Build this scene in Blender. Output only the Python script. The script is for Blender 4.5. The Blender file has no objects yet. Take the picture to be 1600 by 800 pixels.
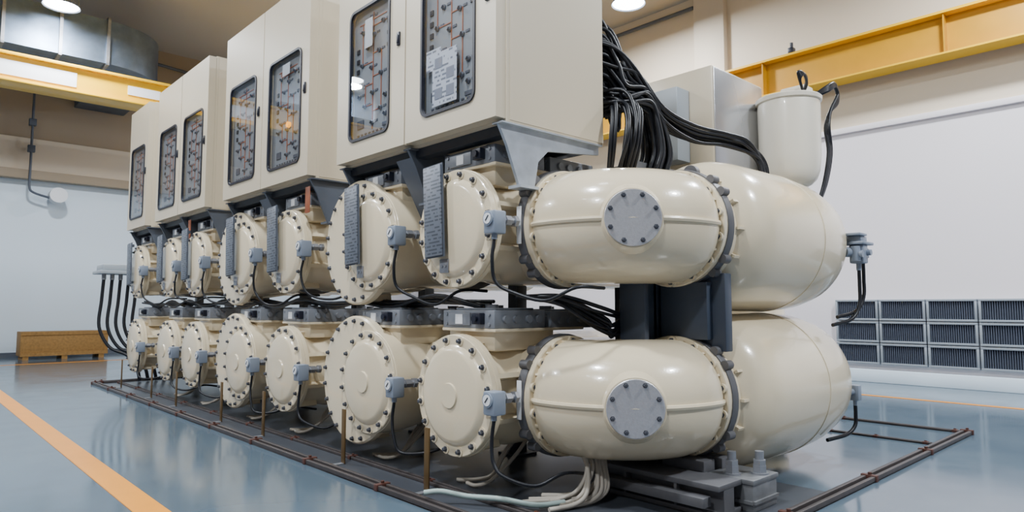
import bpy, bmesh, math, random
from mathutils import Vector, Matrix
random.seed(7)
SC=bpy.context.scene
COL=SC.collection
# ---------------------------------------------------------------- materials
MATS={}
def mat(name,color,rough=0.5,metal=0.0,noise=0.0,nscale=6.0,bump=0.0,bscale=80.0,coat=0.0,emit=None,estr=0.0,spec=0.5):
    if name in MATS: return MATS[name]
    m=bpy.data.materials.new(name); m.use_nodes=True
    nt=m.node_tree; b=nt.nodes['Principled BSDF']
    b.inputs['Base Color'].default_value=(*color,1)
    b.inputs['Roughness'].default_value=rough
    b.inputs['Metallic'].default_value=metal
    b.inputs['Coat Weight'].default_value=coat
    b.inputs['Specular IOR Level'].default_value=spec
    tc=nt.nodes.new('ShaderNodeTexCoord')
    if noise>0:
        n=nt.nodes.new('ShaderNodeTexNoise'); n.inputs['Scale'].default_value=nscale; n.inputs['Detail'].default_value=5
        nt.links.new(tc.outputs['Object'],n.inputs['Vector'])
        mx=nt.nodes.new('ShaderNodeMix'); mx.data_type='RGBA'
        mx.inputs['A'].default_value=(*[c*(1-noise) for c in color],1)
        mx.inputs['B'].default_value=(*[min(1,c*(1+noise)) for c in color],1)
        nt.links.new(n.outputs['Fac'],mx.inputs['Factor'])
        nt.links.new(mx.outputs['Result'],b.inputs['Base Color'])
    if bump>0:
        n2=nt.nodes.new('ShaderNodeTexNoise'); n2.inputs['Scale'].default_value=bscale; n2.inputs['Detail'].default_value=3
        nt.links.new(tc.outputs['Object'],n2.inputs['Vector'])
        bp=nt.nodes.new('ShaderNodeBump'); bp.inputs['Strength'].default_value=bump; bp.inputs['Distance'].default_value=0.01
        nt.links.new(n2.outputs['Fac'],bp.inputs['Height']); nt.links.new(bp.outputs['Normal'],b.inputs['Normal'])
    if emit:
        b.inputs['Emission Color'].default_value=(*emit,1); b.inputs['Emission Strength'].default_value=estr
    MATS[name]=m
    return m
def printed(name,bg,fg,rows=60.0,cols=90.0,thr=0.5,rough=0.4,metal=0.0,u='Y',duty=0.45):
    m=bpy.data.materials.new(name); m.use_nodes=True
    nt=m.node_tree; b=nt.nodes['Principled BSDF']; L=nt.links.new; N=nt.nodes.new
    b.inputs['Roughness'].default_value=rough; b.inputs['Metallic'].default_value=metal
    tc=N('ShaderNodeTexCoord'); s=N('ShaderNodeSeparateXYZ'); L(tc.outputs['Object'],s.inputs[0])
    def mth(op,a,bv=None):
        q=N('ShaderNodeMath'); q.operation=op
        if isinstance(a,float): q.inputs[0].default_value=a
        else: L(a,q.inputs[0])
        if bv is not None:
            if isinstance(bv,float): q.inputs[1].default_value=bv
            else: L(bv,q.inputs[1])
        return q.outputs[0]
    zr=mth('MULTIPLY',s.outputs['Z'],rows); fr=mth('FRACT',zr); on=mth('LESS_THAN',fr,duty)
    fl=mth('MULTIPLY',mth('FLOOR',zr),7.3)
    yc=mth('MULTIPLY',s.outputs[u],cols)
    cb=N('ShaderNodeCombineXYZ'); L(yc,cb.inputs[0]); L(fl,cb.inputs[1])
    n=N('ShaderNodeTexNoise'); n.inputs['Scale'].default_value=1.0; n.inputs['Detail'].default_value=1
    L(cb.outputs[0],n.inputs['Vector'])
    t=mth('GREATER_THAN',n.outputs['Fac'],thr)
    f=mth('MULTIPLY',on,t)
    mx=N('ShaderNodeMix'); mx.data_type='RGBA'; mx.inputs['A'].default_value=(*bg,1); mx.inputs['B'].default_value=(*fg,1)
    L(f,mx.inputs['Factor']); L(mx.outputs['Result'],b.inputs['Base Color'])
    MATS[name]=m
    return m
cream=mat('cream_enamel',(0.745,0.64,0.455),0.21,noise=0.03,nscale=3,bump=0.05,bscale=60,coat=0.4)
cab=mat('cabinet_cream_paint',(0.60,0.525,0.395),0.34,noise=0.02,nscale=2)
alu=mat('brushed_aluminium',(0.60,0.60,0.63),0.38,0.7,noise=0.15,nscale=70,bump=0.1,bscale=120)
steel=mat('zinc_steel',(0.30,0.31,0.34),0.4,0.6,noise=0.18,nscale=20)
galv=mat('galvanised_steel',(0.20,0.205,0.215),0.45,0.5,noise=0.45,nscale=10)
galvl=mat('light_galvanised_steel',(0.38,0.42,0.48),0.42,0.5,noise=0.35,nscale=8)
dgrey=mat('dark_grey_paint',(0.024,0.029,0.04),0.45,noise=0.15,nscale=8)
sgrey=mat('slate_grey_paint',(0.045,0.058,0.085),0.45,noise=0.15,nscale=8)
mgrey=mat('mid_grey_paint',(0.085,0.10,0.13),0.45,noise=0.08,nscale=8)
boxg=mat('drive_box_grey',(0.19,0.205,0.235),0.40,noise=0.1,nscale=8)
lgrey=mat('light_grey_plastic',(0.21,0.25,0.32),0.4)
castg=mat('cast_grey_ring',(0.12,0.12,0.13),0.5,0.3,noise=0.2,nscale=12)
boltm=mat('bolt_dark_zinc',(0.095,0.10,0.12),0.36,0.6)
black=mat('black_rubber',(0.006,0.007,0.011),0.42,spec=0.4)
gasket=mat('black_gasket',(0.008,0.010,0.022),0.4)
white=mat('white_label',(0.75,0.77,0.80),0.5)
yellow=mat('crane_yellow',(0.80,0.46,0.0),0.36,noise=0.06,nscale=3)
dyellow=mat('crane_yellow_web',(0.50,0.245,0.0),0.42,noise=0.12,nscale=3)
orange=mat('orange_floor_paint',(0.85,0.31,0.0),0.3,noise=0.1,nscale=4)
orangel=mat('orange_mimic',(0.50,0.13,0.04),0.5)
panelm=mat('mimic_panel_grey',(0.31,0.33,0.35),0.45,noise=0.05,nscale=5)
railm=mat('rusty_rail_steel',(0.07,0.06,0.06),0.5,0.4,noise=0.3,nscale=10)
rust=mat('red_brown_clamp',(0.075,0.025,0.017),0.6)
brass=mat('brown_copper_strip',(0.14,0.085,0.032),0.45,0.4,noise=0.3,nscale=12)
hose=mat('beige_hose',(0.44,0.40,0.34),0.55)
ghose=mat('grey_green_hose',(0.32,0.41,0.39),0.5)
duct=mat('galvanised_duct',(0.15,0.20,0.28),0.38,0.7,noise=0.4,nscale=4)
wood=mat('osb_wood',(0.29,0.155,0.04),0.7,noise=0.5,nscale=18)
filt=mat('grey_filter',(0.085,0.10,0.14),0.6,noise=0.3,nscale=30)
frm=mat('louver_frame',(0.30,0.34,0.39),0.45,0.3)
wallm=mat('wall_paint',(0.76,0.72,0.755),0.6,noise=0.03,nscale=0.6,bump=0.04,bscale=50)
wallwarm=mat('wall_warm_paint',(0.72,0.62,0.49),0.6,noise=0.03,nscale=1,bump=0.04,bscale=50)
wallw=mat('wall_white_paint',(0.67,0.78,0.88),0.6,noise=0.02,nscale=1,bump=0.04,bscale=50)
walltan=mat('wall_tan_paint_shade',(0.36,0.285,0.20),0.6,noise=0.03,nscale=1)  # tan, with the upper wall's shadow put into the colour
wallgrey=mat('wall_grey_paint',(0.17,0.17,0.18),0.6,noise=0.03,nscale=1)
ceilm=mat('ceiling_paint',(0.52,0.48,0.42),0.7,noise=0.03,nscale=1)
lampm=mat('lamp_glow',(1,1,1),0.5,emit=(0.85,0.92,1.0),estr=22)
plate=printed('engraved_plate',(0.17,0.19,0.23),(0.085,0.095,0.115),rows=38.0,cols=22.0,thr=0.45,rough=0.42,metal=0.3,duty=0.45)
paper=printed('printed_paper',(0.75,0.78,0.85),(0.25,0.27,0.33),rows=30.0,cols=22.0,thr=0.52,rough=0.6)
def floor_material():
    m=mat('epoxy_floor',(0.085,0.125,0.165),0.12,noise=0.16,nscale=0.8,spec=0.8)
    nt=m.node_tree; b=nt.nodes['Principled BSDF']; tc=[n for n in nt.nodes if n.type=='TEX_COORD'][0]
    n=nt.nodes.new('ShaderNodeTexNoise'); n.inputs['Scale'].default_value=2.2; n.inputs['Detail'].default_value=6
    nt.links.new(tc.outputs['Object'],n.inputs['Vector'])
    r=nt.nodes.new('ShaderNodeMapRange'); r.inputs['To Min'].default_value=0.04; r.inputs['To Max'].default_value=0.22
    nt.links.new(n.outputs['Fac'],r.inputs['Value']); nt.links.new(r.outputs[0],b.inputs['Roughness'])
    return m
floorm=floor_material()
padm=mat('shaded_pit_floor',(0.05,0.056,0.068),0.3,noise=0.35,nscale=2)  # floor tone darkened to paint in the shade beneath the equipment
def glass_material():
    m=bpy.data.materials.new('window_glass'); m.use_nodes=True; nt=m.node_tree
    for n in list(nt.nodes): nt.nodes.remove(n)
    o=nt.nodes.new('ShaderNodeOutputMaterial'); mx=nt.nodes.new('ShaderNodeMixShader')
    t=nt.nodes.new('ShaderNodeBsdfTransparent'); t.inputs[0].default_value=(0.93,0.95,0.98,1)
    g=nt.nodes.new('ShaderNodeBsdfGlossy'); g.inputs['Roughness'].default_value=0.015
    f=nt.nodes.new('ShaderNodeLayerWeight'); f.inputs[0].default_value=0.3
    mr=nt.nodes.new('ShaderNodeMapRange'); mr.inputs['To Min'].default_value=0.14; mr.inputs['To Max'].default_value=0.6
    nt.links.new(f.outputs['Facing'],mr.inputs['Value']); nt.links.new(mr.outputs[0],mx.inputs[0])
    nt.links.new(t.outputs[0],mx.inputs[1]); nt.links.new(g.outputs[0],mx.inputs[2])
    nt.links.new(mx.outputs[0],o.inputs[0]); return m
glassm=glass_material()
# ---------------------------------------------------------------- geometry helpers
def finish(name,bm,m,ang=35):
    bmesh.ops.remove_doubles(bm,verts=bm.verts,dist=1e-5)
    bmesh.ops.recalc_face_normals(bm,faces=bm.faces)
    for f in bm.faces: f.smooth=True
    lim=math.radians(ang)
    for e in bm.edges:
        if len(e.link_faces)!=2 or e.calc_face_angle(0)>lim: e.smooth=False
    me=bpy.data.meshes.new(name); bm.to_mesh(me); bm.free(); me.materials.append(m)
    return me
def box(bm,x0,x1,y0,y1,z0,z1,bev=0.0,rot=None,seg=2):
    mtx=Matrix.Translation(((x0+x1)/2,(y0+y1)/2,(z0+z1)/2))
    if rot is not None: mtx=mtx@rot
    mtx=mtx@Matrix.Diagonal((abs(x1-x0),abs(y1-y0),abs(z1-z0),1))
    r=bmesh.ops.create_cube(bm,size=1,matrix=mtx)
    if bev>0:
        es=list({e for v in r['verts'] for e in v.link_edges})
        bmesh.ops.bevel(bm,geom=es,offset=bev,segments=seg,affect='EDGES',profile=0.5)
def frame_of(axis):
    a=Vector(axis).normalized()
    up=Vector((0,0,1)) if abs(a.z)<0.9 else Vector((1,0,0))
    s=a.cross(up).normalized(); t=s.cross(a).normalized()
    return a,s,t
def lathe(bm,prof,axis=(1,0,0),org=(0,0,0),seg=48,off=0.0):
    a,s,t=frame_of(axis); o=Vector(org); rings=[]
    for h,r in prof:
        if r<1e-6: rings.append([bm.verts.new(o+a*h)])
        else: rings.append([bm.verts.new(o+a*h+(s*math.cos(off+2*math.pi*i/seg)+t*math.sin(off+2*math.pi*i/seg))*r) for i in range(seg)])
    for A,B in zip(rings[:-1],rings[1:]):
        for i in range(seg):
            j=(i+1)%seg
            if len(A)==1 and len(B)==1: continue
            if len(A)==1: bm.faces.new((A[0],B[i],B[j]))
            elif len(B)==1: bm.faces.new((A[i],A[j],B[0]))
            else: bm.faces.new((A[i],A[j],B[j],B[i]))
def cyl(bm,p0,p1,r,seg=24,off=0.0):
    p0=Vector(p0);p1=Vector(p1); L=(p1-p0).length
    lathe(bm,[(0,0),(0,r),(L,r),(L,0)],p1-p0,p0,seg,off)
def prism(bm,pts,plane,d0,d1):
    def P(a,b,d): return {'xz':(a,d,b),'xy':(a,b,d),'yz':(d,a,b)}[plane]
    A=[bm.verts.new(P(a,b,d0)) for a,b in pts]; B=[bm.verts.new(P(a,b,d1)) for a,b in pts]
    n=len(pts); bm.faces.new(A); bm.faces.new(B[::-1])
    for i in range(n): bm.faces.new((A[i],A[(i+1)%n],B[(i+1)%n],B[i]))
def catmull(pts,sub=6):
    P=[Vector(p) for p in pts]
    if len(P)<3: return P
    P=[P[0]*2-P[1]]+P+[P[-1]*2-P[-2]]; out=[]
    for i in range(1,len(P)-2):
        for k in range(sub):
            t=k/sub; a,b,c,d=P[i-1],P[i],P[i+1],P[i+2]
            out.append(0.5*((2*b)+(c-a)*t+(2*a-5*b+4*c-d)*t*t+(3*b-a-3*c+d)*t**3))
    out.append(P[-2]); return out
def tube(bm,pts,r,seg=8,sub=6,smooth=True):
    P=catmull(pts,sub) if smooth else [Vector(p) for p in pts]
    T=[(P[min(i+1,len(P)-1)]-P[max(i-1,0)]).normalized() for i in range(len(P))]
    _,s,t=frame_of(T[0]); rings=[]
    for i,p in enumerate(P):
        s=(s-T[i]*s.dot(T[i])).normalized(); t=T[i].cross(s)
        rings.append([bm.verts.new(p+(s*math.cos(2*math.pi*k/seg)+t*math.sin(2*math.pi*k/seg))*r) for k in range(seg)])
    for A,B in zip(rings[:-1],rings[1:]):
        for i in range(seg):
            j=(i+1)%seg; bm.faces.new((A[i],A[j],B[j],B[i]))
    bm.faces.new(rings[0]); bm.faces.new(rings[-1][::-1])
CACHE={}
def M(key,fn,m,ang=35):
    if key not in CACHE:
        bm=bmesh.new(); fn(bm); CACHE[key]=finish(key,bm,m,ang)
    return CACHE[key]
def root(name,label,category,loc,group=None,kind=None):
    o=bpy.data.objects.new(name,None); o.empty_display_size=0.1; o.location=loc
    o['label']=label; o['category']=category
    if group: o['group']=group
    if kind: o['kind']=kind
    COL.objects.link(o); return o
def part(parent,name,me,loc=(0,0,0),rot=None,label=None):
    o=bpy.data.objects.new(name,me); o.parent=parent; o.location=loc
    if rot is not None: o.rotation_euler=rot
    if label: o['label']=label
    COL.objects.link(o); return o
def thing(name,me,label,category,loc=(0,0,0),group=None,kind=None):
    o=bpy.data.objects.new(name,me); o.location=loc; o['label']=label; o['category']=category
    if group: o['group']=group
    if kind: o['kind']=kind
    COL.objects.link(o); return o
def structure(name,me,label=None):
    o=bpy.data.objects.new(name,me); o['kind']='structure'
    if label: o['label']=label
    COL.objects.link(o); return o
def one(name,fn,m,ang=35):
    bm=bmesh.new(); fn(bm); return finish(name,bm,m,ang)
# ---------------------------------------------------------------- room
XB,YF,X0R,Y0R=12.6,21.5,-7.0,-5.0
structure('floor',one('floor',lambda b:box(b,X0R,XB,Y0R,YF,-0.1,0),floorm))
structure('trim_1',one('pit',lambda b:box(b,2.72,4.9,1.98,13.1,0.0,0.006),padm),'floor patch coloured dark for the shade under the switchgear')
structure('trim_2',one('line',lambda b:box(b,1.22,1.40,Y0R,18.6,0,0.004),orange),'orange floor marking line')
structure('trim_3',one('line2',lambda b:box(b,X0R,10.6,18.6,18.72,0,0.004),orange),'orange floor marking line')
structure('trim_4',one('line3',lambda b:box(b,10.6,10.7,Y0R,18.6,0,0.004),orange),'orange floor marking line')
structure('wall_back',one('wall_back',lambda b:(box(b,XB,XB+0.2,Y0R,YF,0,9.2)),wallm))
structure('trim_10',one('wall_back_up',lambda b:(box(b,XB-0.02,XB,Y0R,YF,4.5,8.0)),wallwarm),'warm beige upper wall')
structure('wall_far',one('wall_far',lambda b:box(b,X0R,XB,YF,YF+0.2,0,9.2),wallw))
structure('trim_5',one('ledge',lambda b:box(b,X0R,XB,YF-0.3,YF,4.62,4.85,0.01),walltan),'tan ledge on the wall')
structure('trim_6',one('band',lambda b:box(b,X0R,XB,YF-0.05,YF,5.7,8.9),walltan),'tan upper wall band with shadow in its colour')
structure('trim_7',one('band2',lambda b:box(b,X0R,XB,YF-0.2,YF,4.85,5.7,0.01),wallwarm),'pale band on the wall')
structure('wall_left',one('wall_left',lambda b:box(b,X0R-0.2,X0R,Y0R,YF,0,9.2),wallgrey))
structure('wall_near',one('wall_near',lambda b:box(b,X0R,XB,Y0R-0.2,Y0R,0,9.2),wallgrey))
structure('ceiling',one('ceiling',lambda b:box(b,X0R,8.0,Y0R,YF,8.9,9.05),ceilm))
structure('trim_11',one('ceiling_slope',lambda b:prism(b,[(8.0,8.9),(XB,8.0),(XB,8.15),(8.0,9.05)],'xz',Y0R,YF),ceilm),'sloping ceiling panel')
structure('baseboard_back',one('bb',lambda b:box(b,XB-0.12,XB,Y0R,YF,0,0.22,0.01),wallw))
structure('baseboard_far',one('bb2',lambda b:box(b,X0R,XB,YF-0.04,YF,0,0.12),mgrey))
structure('trim_8',one('pillar',lambda b:box(b,12.42,XB,6.9,7.6,0,8.0,0.01),wallwarm),'square concrete pillar')
structure('trim_9',one('dado',lambda b:box(b,XB-0.07,XB,Y0R,YF,4.42,4.52,0.005),wallm),'horizontal wall ledge')
def vf(b):
    w,h,t=0.70,0.36,0.035
    for a in ((0,w,0,t),(0,w,h-t,h)): box(b,-0.10,0,a[0],a[1],a[2],a[3],0.004)
    for a in ((0,t),(w-t,w)): box(b,-0.10,0,a[0],a[1],t,h-t,0.004)
def vp(b):
    n=20
    for i in range(n):
        y=0.035+0.63*i/n; s=0.63/n
        prism(b,[(-0.02,y),(-0.075,y+s*0.35),(-0.075,y+s*0.6),(-0.02,y+s)],'xy',0.035,0.325)
for c in range(8):
    for r in range(3):
        o=root('ventilation_filter','dark pleated ventilation filter in a grey metal frame on the wall','vent',(XB-0.001,-0.85+c*0.72,0.31+r*0.375),'wall ventilation filters')
        part(o,'frame',M('vf',vf,frm)); part(o,'filter',M('vp',vp,filt))
# ---------------------------------------------------------------- crane beams
def runway(name,x,label):
    o=root(name,label,'crane beam',(x,Y0R,5.27))
    def fl(b):
        box(b,-0.2,0.2,0,YF-Y0R-0.4,0,0.03); box(b,-0.2,0.2,0,YF-Y0R-0.4,0.66,0.70)
        box(b,-0.05,0.05,0,YF-Y0R-0.4,0.70,0.76)
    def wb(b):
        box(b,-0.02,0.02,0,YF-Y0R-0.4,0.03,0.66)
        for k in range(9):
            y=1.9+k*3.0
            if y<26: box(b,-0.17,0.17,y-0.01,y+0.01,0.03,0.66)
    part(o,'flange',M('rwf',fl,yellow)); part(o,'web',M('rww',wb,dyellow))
    for k in range(6):
        y=4.2+k*3.1
        part(o,'clamp',M('rwc',lambda b:(box(b,-0.06,0.06,-0.05,0.05,0,0.10,0.01),cyl(b,(0,0,0.1),(0,0,0.2),0.03,12)),gasket),(0,y,0.76))
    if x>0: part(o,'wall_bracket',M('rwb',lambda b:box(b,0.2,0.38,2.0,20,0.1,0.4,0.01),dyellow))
runway('crane_runway_beam',12.2,'yellow steel crane runway beam along the wall')
runway('crane_runway_beam',-6.6,'yellow steel crane runway beam along the opposite wall')
g=root('crane_girder','yellow overhead crane bridge girder with white sign plates','crane',(-6.35,16.2,5.74))
part(g,'girder_box',one('gb',lambda b:(box(b,0,18.3,-0.02,0.4,0.0,0.5)),yellow))
part(g,'flange',one('gf',lambda b:(box(b,0,18.3,-0.14,0.52,-0.04,0.0,0.005),box(b,0,18.3,-0.1,0.48,0.5,0.56,0.005)),yellow))
part(g,'sign_plate',one('gs',lambda b:box(b,5.75,9.05,-0.035,-0.02,0.10,0.40),white))
part(g,'sign_plate',one('gs2',lambda b:box(b,10.0,10.65,-0.035,-0.02,0.16,0.36),white))
# ---------------------------------------------------------------- duct
d=root('air_duct','galvanised rectangular ventilation duct hanging under the ceiling','duct',(0,0,0))
def dbody(b):
    box(b,-6.9,3.4,17.0,18.2,6.75,7.75)
    n=10; R0,R1=0.15,1.35; cx,cy=3.4,18.35
    rings=[]
    for i in range(n+1):
        t=math.pi/2*i/n
        rings.append([b.verts.new((cx+r*math.sin(t),cy-r*math.cos(t),z)) for r,z in ((R0,6.75),(R1,6.75),(R1,7.75),(R0,7.75))])
    for A,B in zip(rings[:-1],rings[1:]):
        for i in range(4): b.faces.new((A[i],A[(i+1)%4],B[(i+1)%4],B[i]))
    box(b,3.55,4.75,18.35,YF-0.06,6.75,7.75)
part(d,'duct_body',one('db',dbody,duct,50))
for x in (-4.5,-3,-1.5,0,1.5,2.5,3.4):
    part(d,'joint_flange',M('dj',lambda b:(box(b,-0.03,0.03,16.93,18.25,6.70,6.75),box(b,-0.03,0.03,16.93,17.0,6.70,7.8),box(b,-0.03,0.03,16.93,18.25,7.75,7.8)),steel),(x,0,0))
for x in (-3,0,2.8):
    part(d,'hanger',M('dh',lambda b:cyl(b,(0,16.95,7.75),(0,16.95,8.9),0.012,8),steel),(x,0,0))
# ---------------------------------------------------------------- lamps
def lamp(x,y,z,ceil):
    o=root('high_bay_lamp','round white high-bay lamp hanging from the ceiling','lamp',(x,y,z),'high-bay lamps')
    part(o,'lamp_shade',M('lsh',lambda b:lathe(b,[(0.0,0.34),(0.04,0.33),(0.16,0.20),(0.22,0.12),(0.42,0.12),(0.42,0)],(0,0,1),(0,0,0),32),lgrey))
    part(o,'lamp_disc',M('lds',lambda b:lathe(b,[(0.02,0),(0.02,0.32)],(0,0,1),(0,0,0),32),lampm))
    if ceil-z-0.42>0.01:
        part(o,'rod',one('rod',lambda b:cyl(b,(0,0,0.42),(0,0,ceil-z),0.012,8),steel))
def ceilz(x): return 8.9 if x<8 else 8.9-(x-8)/4.6*0.9
for (x,y,z) in ((2.4,16.4,7.56),(10.8,8.1,7.45),(2.4,9.6,7.56),(2.4,3.0,7.56),(-3.4,3,7.56),(-3.4,9.6,7.56),(-3.4,16.4,7.56),(10.8,14.7,7.45),(10.8,1.5,7.45),(6.5,-2.5,7.5)):
    lamp(x,y,z,ceilz(x))
def area(x,y,z,p,s=0.55,c=(0.90,0.95,1.0)):
    l=bpy.data.lights.new('area_light','AREA'); l.shape='DISK'; l.size=s; l.energy=p; l.color=c
    o=bpy.data.objects.new('area_light',l); o.location=(x,y,z); COL.objects.link(o); return o
for (x,y,p) in ((2.4,15.5,520),(10.3,8.1,480),(1.0,9.6,400),(0.6,3.0,470),(-3.4,1,470),(-3.4,9.6,420),(-3.4,16.4,440),(9.8,16,340),(9.8,1.5,560),(6.0,-2.5,760)):
    area(x,y,7.4,p)
w=bpy.data.worlds.new('World'); SC.world=w; w.use_nodes=True
w.node_tree.nodes['Background'].inputs[0].default_value=(0.6,0.7,0.85,1); w.node_tree.nodes['Background'].inputs[1].default_value=0.02
# ---------------------------------------------------------------- bolt
def boltf(b):
    lathe(b,[(0,0),(0,0.021),(-0.005,0.021),(-0.005,0.0155),(-0.022,0.0155),(-0.025,0.012),(-0.025,0)],(1,0,0),(0,0,0),6)
boltme=M('bolt',boltf,boltm,30)
def ring_bolts(parent,n,r,h,off=0.0,axis='x',sgn=1,cy=0.0):
    for i in range(n):
        a=off+2*math.pi*i/n
        if axis=='x':
            part(parent,'bolt',boltme,(h,cy+r*math.cos(a),r*math.sin(a)),(0,0,0) if sgn>0 else (0,0,math.pi))
        else:
            part(parent,'bolt',boltme,(r*math.cos(a),h,r*math.sin(a)),(0,0,math.pi/2) if sgn>0 else (0,0,-math.pi/2))
# ---------------------------------------------------------------- tanks
YS=[3.8,4.97,6.58,7.73,9.33,10.43,12.08]
BIG=[False,True,False,True,False,False,False]
ZU,ZL=1.86,0.675; XF=2.94
def cover_f(boss):
    def f(b):
        p=[(-0.012,0),(-0.012,0.085),(0.0,0.09)] if boss else [(0,0)]
        p+= [(0.0,0.30),(0.008,0.325),(0.03,0.35),(0.035,0.355),(0.035,0.42),(0.04,0.425),(0.075,0.425),(0.075,0)]
        lathe(b,p,(1,0,0),(0,0,0),64)
        for i in range(16):
            a=2*math.pi*(i+0.5)/16
            cyl(b,(0.028,0.39*math.cos(a),0.39*math.sin(a)),(0.07,0.39*math.cos(a),0.39*math.sin(a)),0.034,12)
    return f
def hous_small(b):
    lathe(b,[(0.075,0),(0.075,0.41),(0.08,0.43),(0.115,0.43),(0.12,0.42),(0.125,0.375),(0.15,0.352),(0.2,0.345),(0.34,0.36),(0.40,0.385),(0.48,0.40),(0.9,0.40),(0.98,0.38),(1.05,0.36),(3.4,0.36),(3.45,0.34),(3.5,0.25),(3.5,0)],(1,0,0),(0,0,0),56)
    for i in range(8):
        a=2*math.pi*(i+0.5)/8
        mt=Matrix.Rotation(a,4,'X')@Matrix.Translation((0.22,0.37,0))@Matrix.Diagonal((0.22,0.07,0.035,1))
        bmesh.ops.create_cube(b,size=1,matrix=mt)
OY=0.24
def hous_big(b):
    lathe(b,[(0.05,0),(0.05,0.44),(0.055,0.53),(0.07,0.545),(0.13,0.545),(0.14,0.535),(0.145,0.49),(0.25,0.47),(0.45,0.46),(0.7,0.42),(0.9,0.0)],(1,0,0),(0,OY,0),56)
    lathe(b,[(0.04,0.41),(0.06,0.43),(0.3,0.43),(0.5,0.40),(0.9,0.40),(1.05,0.36),(3.4,0.36),(3.45,0.34),(3.5,0.25),(3.5,0)],(1,0,0),(0,0,0),56)
    for i in range(16):
        a=2*math.pi*(i+0.5)/16
        mt=Matrix.Translation((0,OY,0))@Matrix.Rotation(a,4,'X')@Matrix.Translation((0.24,0.49,0))@Matrix.Diagonal((0.22,0.06,0.03,1))
        bmesh.ops.create_cube(b,size=1,matrix=mt)
def gauge_body(b):
    box(b,-0.05,0.06,-0.055,0.055,-0.08,0.075,0.012)
    cyl(b,(-0.062,0,0.02),(-0.04,0,0.02),0.047,24)
    cyl(b,(0.0,0,-0.115),(0.0,0,-0.08),0.02,12)
def gauge_dial(b): cyl(b,(-0.066,0,0.02),(-0.062,0,0.02),0.036,24)
def gauge_needle(b): box(b,-0.070,-0.066,-0.003,0.003,0.0,0.045,rot=Matrix.Rotation(0.7,4,'X'))
def gauge_pipe(b):
    cyl(b,(0.06,0,0.02),(0.09,0,0.02),0.024,6); cyl(b,(0.09,0,0.02),(0.14,0,0.02),0.036,6); cyl(b,(0.14,0,0.02),(0.17,0,0.02),0.022,12)
    cyl(b,(0.17,0,0.02),(0.20,0,0.02),0.04,6); cyl(b,(0.19,0.0,0.02),(0.19,0.14,0.02),0.02,10)
def add_gauge(o,loc):
    g=part(o,'gas_gauge',M('ggb',gauge_body,lgrey),loc,label='grey gas density gauge with white dial')
    part(g,'gauge_dial',M('ggd',gauge_dial,white)); part(g,'gauge_needle',M('ggn',gauge_needle,gasket)); part(g,'pipe_fitting',M('ggp',gauge_pipe,steel))
def nameplate(b): box(b,-0.012,0,-0.105,0.105,-0.33,0.33,0.004)
def npframe(b):
    box(b,0,0.01,-0.115,0.115,-0.34,0.34)
    for z in (-0.3,0.3): box(b,0.0,0.06,-0.03,0.03,z-0.02,z+0.02)
def drive_box(b):
    box(b,0.0,0.50,-0.30,0.28,0,0.13,0.008); box(b,0.06,0.44,-0.24,0.2,0.13,0.145,0.004)
    box(b,-0.015,0.0,-0.05,0.2,0.02,0.11,0.003)
    for y in (-0.25,0.23):
        cyl(b,(-0.01,y,0.03),(0,y,0.03),0.012,8); cyl(b,(-0.01,y,0.1),(0,y,0.1),0.012,8)
    for x in (0.1,0.2,0.32,0.42): cyl(b,(x,-0.325,0.065),(x,-0.30,0.065),0.028,14)
    cyl(b,(0.15,-0.1,0.145),(0.15,-0.1,0.17),0.05,18); cyl(b,(0.35,0.05,0.145),(0.35,0.05,0.165),0.04,18)
def drive_lab(b): box(b,-0.019,-0.015,0.03,0.11,0.03,0.10)
def drive_knob(b): box(b,-0.05,0,-0.2,-0.11,0.03,0.11,0.006); cyl(b,(-0.07,-0.155,0.07),(-0.05,-0.155,0.07),0.025,16)
def drive_base(b):
    box(b,0.02,0.62,-0.26,0.26,-0.16,0.0,0.02); box(b,-0.02,0.9,-0.31,0.29,-0.022,0.0,0.004)
for lev,z in (('upper',ZU),('lower',ZL)):
    for i,(y,big) in enumerate(zip(YS,BIG)):
        lab=('wide ' if big else '')+'cream enamelled switchgear tank with bolted round end cover, '+lev+' row'
        o=root('switchgear_tank',lab,'switchgear',(XF,y,z),lev+' row of switchgear tanks')
        part(o,'end_cover',M('cover_'+lev,cover_f(lev=='lower'),cream))
        part(o,'housing',M('hbig' if big else 'hsmall',hous_big if big else hous_small,cream))
        ring_bolts(o,16,0.39,0.028,math.pi/16)
        if big:
            for q in range(22):
                a=math.pi/22+2*math.pi*q/22; yy=OY+0.50*math.cos(a); zz=0.50*math.sin(a)
                if math.hypot(yy,zz)>0.46: part(o,'bolt',boltme,(0.053,yy,zz))
        add_gauge(o,(0.0,-0.475,0.0))
        if lev=='upper':
            n=part(o,'nameplate',M('npl',nameplate,plate),(-0.055,0.13,0.13),(math.radians(-3),0,0),label='engraved grey metal nameplate')
            part(n,'plate_bracket',M('npf',npframe,mgrey))
            part(o,'tag',M('tag',lambda b:(box(b,-0.012,0,-0.05,0.05,-0.05,0.05,0.004),cyl(b,(-0.018,-0.02,0),(-0.012,-0.02,0),0.013,10),cyl(b,(-0.018,0.022,0),(-0.012,0.022,0),0.013,10)),steel),(0,0.06,-0.27))
        dz=0.40 if lev=='lower' else 0.385
        k=part(o,'drive_box',M('drb',drive_box,boxg),(0.14,-0.02,dz+0.07),label='grey switch drive box')
        part(k,'drive_label',M('drl',drive_lab,white)); part(k,'drive_handle',M('drk',drive_knob,gasket))
        k2=part(o,'drive_box',M('drb',drive_box,boxg),(0.70,-0.02,dz+0.06),label='grey switch drive box')
        part(o,'drive_bracket',M('drs',drive_base,cream),(0.16,-0.02,dz+0.07))
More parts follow.
